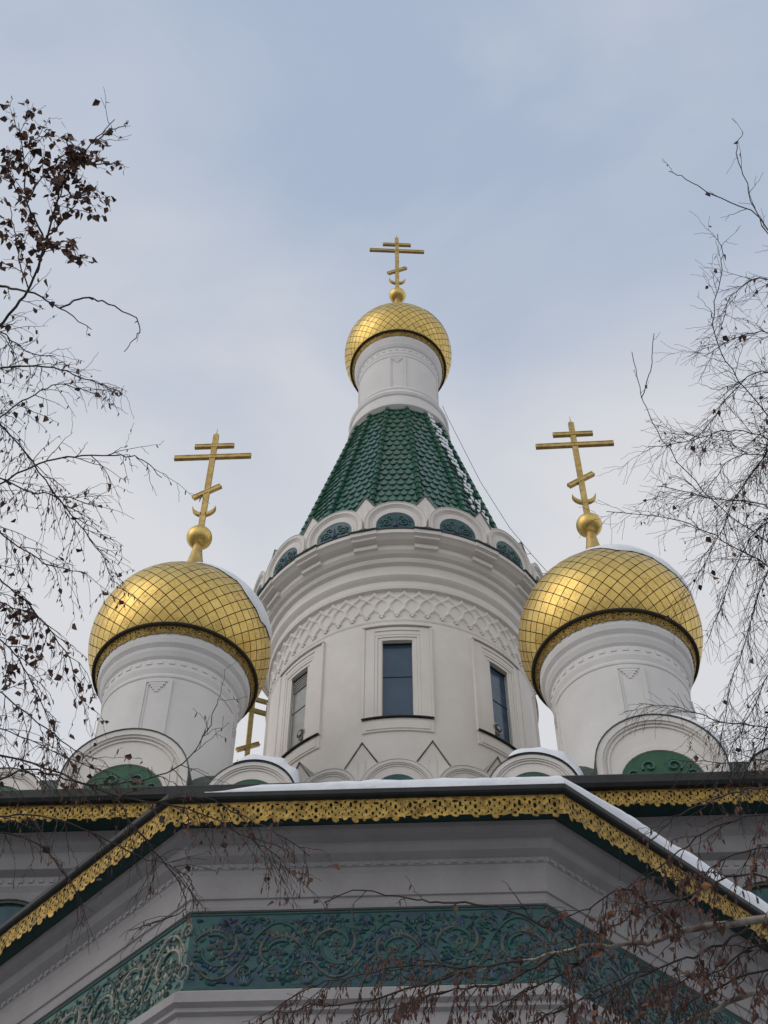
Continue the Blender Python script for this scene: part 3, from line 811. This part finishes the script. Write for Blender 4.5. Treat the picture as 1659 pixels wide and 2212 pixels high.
B(7.2,.008,1.4,.40,1.3,4.5,.6,(-100,1620),(100,1660),(250,1720),(400,1745),(520,1800),(600,1850),(650,1910))
B(7.2,.007,1.4,.38,.8,3.5,.6,(-100,1760),(60,1760),(180,1790),(300,1850),(390,1880),(420,1920))
B(7.2,.007,1.2,.38,.4,2,.8,(-100,1800),(20,1800),(100,1840),(160,1920),(170,1990))
B(7.2,.005,1.5,.36,1.8,7,.8,(330,1735),(420,1720),(520,1760),(600,1800),(670,1850))
B(7.2,.005,1.3,.36,.4,3,.9,(250,1720),(300,1800),(360,1870),(400,1960),(280,2010))
B(7.2,.005,1.3,.34,.6,3,.8,(-100,1560),(40,1590),(150,1640),(260,1680))
T.finish()
# right birch
T=Tree('birch_tree','bare birch with a haze of fine leafless twigs along the right edge',(5.6,-12.6,0),9,BARKD,[(0,0,0),(-.05,.05,2),(0,-.05,5),(-.1,0,8),(-.15,.05,11),(-.3,.1,14)],[.16,.14,.11,.08,.05,.012])
W=9.2
B(W,.0052,.7,.28,.6,.4,.1,(1760,700),(1690,560),(1640,470),(1605,380),(1590,320),(1605,285))
B(W,.0046,.5,.20,.5,.3,.1,(1690,560),(1640,470),(1540,420),(1490,390),(1445,370))
B(W,.0055,1.4,.34,.8,.4,.2,(1760,1040),(1660,900),(1580,800),(1540,700),(1560,580),(1550,505))
B(W,.0045,.5,.16,.4,.3,.1,(1760,1200),(1600,1130),(1500,1040),(1420,930),(1385,850),(1365,760))
B(W,.0035,.3,.12,2,0,.1,(1385,860),(1405,800),(1413,720),lvl=1)
RB_=[(3.2,.42,.4,(1760,1010),(1640,940),(1560,930),(1480,955),(1400,965)),(2.2,.40,.3,(1760,1240),(1620,1200),(1530,1150),(1450,1120),(1310,1105)),
(3.4,.44,.6,(1760,880),(1670,960),(1600,1060),(1550,1160),(1500,1260)),(3.2,.44,.7,(1760,1050),(1670,1200),(1620,1350),(1580,1480),(1560,1580)),
(3.0,.42,.7,(1760,1300),(1690,1400),(1630,1520),(1580,1620),(1540,1700)),(3.2,.42,.3,(1760,760),(1660,720),(1590,730),(1520,770)),
(3.2,.42,.3,(1760,860),(1650,800),(1570,860),(1520,930),(1490,950)),(3.2,.42,.4,(1760,1130),(1650,1090),(1560,1080),(1480,1060),(1420,1050)),
(2.8,.40,.4,(1760,640),(1700,620),(1640,600),(1580,640),(1560,700)),(3.0,.42,.7,(1760,1150),(1660,1130),(1600,1200),(1560,1300),(1530,1380)),
(2.6,.40,.5,(1760,1600),(1660,1570),(1560,1560),(1470,1530),(1380,1520)),(2.6,.40,.6,(1760,1660),(1680,1640),(1560,1650),(1450,1640)),
(3.0,.40,.6,(1760,960),(1690,1030),(1650,1150),(1630,1280)),(2.8,.40,.6,(1760,1400),(1700,1450),(1660,1560),(1640,1660)),
(3.0,.42,.5,(1760,1080),(1690,1000),(1620,980),(1560,1010),(1510,1090)),(3.0,.40,.5,(1760,820),(1700,860),(1660,940),(1640,1040)),(2.8,.40,.7,(1760,1500),(1690,1540),(1620,1640),(1590,1760))]
for d_,l_,dr_,*xy in RB_: B(W,.0056,d_*.88,l_,.25,.35,dr_,*xy)
T.finish()
# lower right birch
T=Tree('birch_tree','birch with pale limbs and hanging reddish catkins across the lower right corner',(4.4,-13.9,0),21,BARKP,[(0,0,0),(-.05,.05,1.5),(0,-.05,3.5),(.2,0,6),(.5,.05,8),(.9,.1,10)],[.15,.13,.10,.075,.05,.02])
W=6.2
B(W,.034,1.0,.32,1,8,.8,(1800,1960),(1659,1985),(1520,2000),(1400,2035),(1260,2050),(1130,2075),(1000,2100))
B(W,.030,1.0,.32,1,8,.8,(1800,2110),(1620,2150),(1540,2180),(1480,2205),(1400,2250))
for a in ((2.2,.34,3.0,16,.9,(1800,1900),(1600,1890),(1480,1940),(1380,1970),(1300,2010),(1180,2040)),
(2.2,.32,3.0,16,.9,(1480,2010),(1400,1950),(1340,1920),(1270,1960),(1200,1990)),
(2.2,.32,.8,20,1.0,(1130,2075),(1000,2090),(900,2085),(790,2100),(680,2130),(580,2190)),
(2.2,.32,.8,20,1.0,(1200,2060),(1100,2120),(980,2140),(860,2170),(760,2200)),
(1.8,.32,1.6,13,.9,(1800,1760),(1640,1760),(1520,1800),(1430,1870),(1330,1930)),
(1.2,.32,.4,5,.8,(1800,1680),(1660,1700),(1560,1720),(1470,1760),(1400,1820)),
(2.2,.34,2.2,18,1.0,(1620,2000),(1520,2060),(1420,2090),(1330,2120),(1250,2160)),
(2.2,.32,1.4,20,1.0,(1300,2050),(1220,2100),(1120,2150),(1040,2180)),
(.8,.22,.4,5,.9,(1200,2010),(1080,1960),(960,1950),(880,1940),(760,1925),(700,1950)),
(1.8,.28,.6,18,1.0,(1000,2100),(900,2130),(800,2160),(640,2180),(560,2212)),
(2.2,.32,2.2,17,.9,(1800,2020),(1640,2040),(1560,2090),(1480,2120),(1400,2150)),
(2.2,.32,2.2,15,.9,(1800,1830),(1660,1830),(1560,1860),(1500,1900),(1420,1900)),
(2.2,.32,1.6,18,1.0,(1420,2090),(1340,2130),(1240,2170),(1140,2210)),
(2.2,.32,1.8,17,1.0,(1700,2080),(1600,2110),(1520,2150),(1460,2190))):
    d_,l_,lf,ct,dr_,*xy=a; B(W,.0068,d_*.92,l_,lf,ct,dr_,*xy)
T.finish()

# ------------------------------------------------------------------ ground, world, sun, camera
mb=MB(); mb.add([(-600,-600,0),(600,-600,0),(600,600,0),(-600,600,0)],[(0,1,2,3)])
g=mb.build('ground',GROUND,z0=0); g['kind']='structure'; g['label']='paving with thin trodden snow around the church'

SUN=Vector((-.72,-.45,.62)).normalized()
w=bpy.data.worlds.new('World'); scene.world=w; w.use_nodes=True; nt=w.node_tree; N=nt.nodes; L=nt.links
bg=N['Background']; bg.inputs['Strength'].default_value=.1
sky=N.new('ShaderNodeTexSky'); sky.sky_type='NISHITA'; sky.sun_disc=False
sky.sun_elevation=math.asin(SUN.z); sky.sun_rotation=math.atan2(SUN.x,SUN.y)%(2*pi); sky.dust_density=2.0; sky.air_density=1.0
tc=N.new('ShaderNodeTexCoord'); mp=N.new('ShaderNodeMapping'); mp.inputs['Scale'].default_value=(1.0,1.3,1.6); mp.inputs['Rotation'].default_value=(.2,.5,.4)
L.new(tc.outputs['Generated'],mp.inputs['Vector'])
nz=N.new('ShaderNodeTexNoise'); nz.inputs['Scale'].default_value=3.0; nz.inputs['Detail'].default_value=5; nz.inputs['Roughness'].default_value=.48; nz.inputs['Distortion'].default_value=.4
L.new(mp.outputs[0],nz.inputs['Vector'])
rm=N.new('ShaderNodeMapRange'); rm.inputs['From Min'].default_value=.36; rm.inputs['From Max'].default_value=.66; rm.inputs['To Min'].default_value=.0; rm.inputs['To Max'].default_value=.58
L.new(nz.outputs['Fac'],rm.inputs['Value'])
sp=N.new('ShaderNodeSeparateXYZ'); L.new(tc.outputs['Generated'],sp.inputs[0])
hz=N.new('ShaderNodeMapRange'); hz.inputs['From Min'].default_value=.90; hz.inputs['From Max'].default_value=.62; hz.inputs['To Min'].default_value=0; hz.inputs['To Max'].default_value=.95
L.new(sp.outputs['Z'],hz.inputs['Value'])
ad=N.new('ShaderNodeMath'); ad.operation='ADD'; ad.use_clamp=True; L.new(rm.outputs[0],ad.inputs[0]); L.new(hz.outputs[0],ad.inputs[1])
mh=N.new('ShaderNodeMix'); mh.data_type='RGBA'; L.new(ad.outputs[0],mh.inputs['Factor']); mh.inputs['A'].default_value=(4.4,5.25,6.75,1); mh.inputs['B'].default_value=(7.75,7.8,8.05,1)
mx=N.new('ShaderNodeMix'); mx.data_type='RGBA'; mx.inputs['Factor'].default_value=.88; L.new(sky.outputs[0],mx.inputs['A']); L.new(mh.outputs['Result'],mx.inputs['B'])
L.new(mx.outputs['Result'],bg.inputs['Color'])
sl=bpy.data.lights.new('sun','SUN'); sl.energy=.6; sl.angle=R_(45); sl.color=(1,.94,.85)
so=bpy.data.objects.new('sun',sl); col.objects.link(so); so.rotation_euler=(-SUN).to_track_quat('-Z','Y').to_euler(); so.location=(-20,-20,30)
cd=bpy.data.cameras.new('camera'); cam=bpy.data.objects.new('camera',cd); col.objects.link(cam)
cd.sensor_fit='HORIZONTAL'; cd.sensor_width=36; cd.lens=36*FPX/IW; cd.clip_end=3000
M=Matrix((CR,CU,-CF)).transposed().to_4x4(); M.translation=CO; cam.matrix_world=M
scene.camera=cam
scene.view_settings.view_transform='Standard'; scene.view_settings.look='None'; scene.view_settings.exposure=0
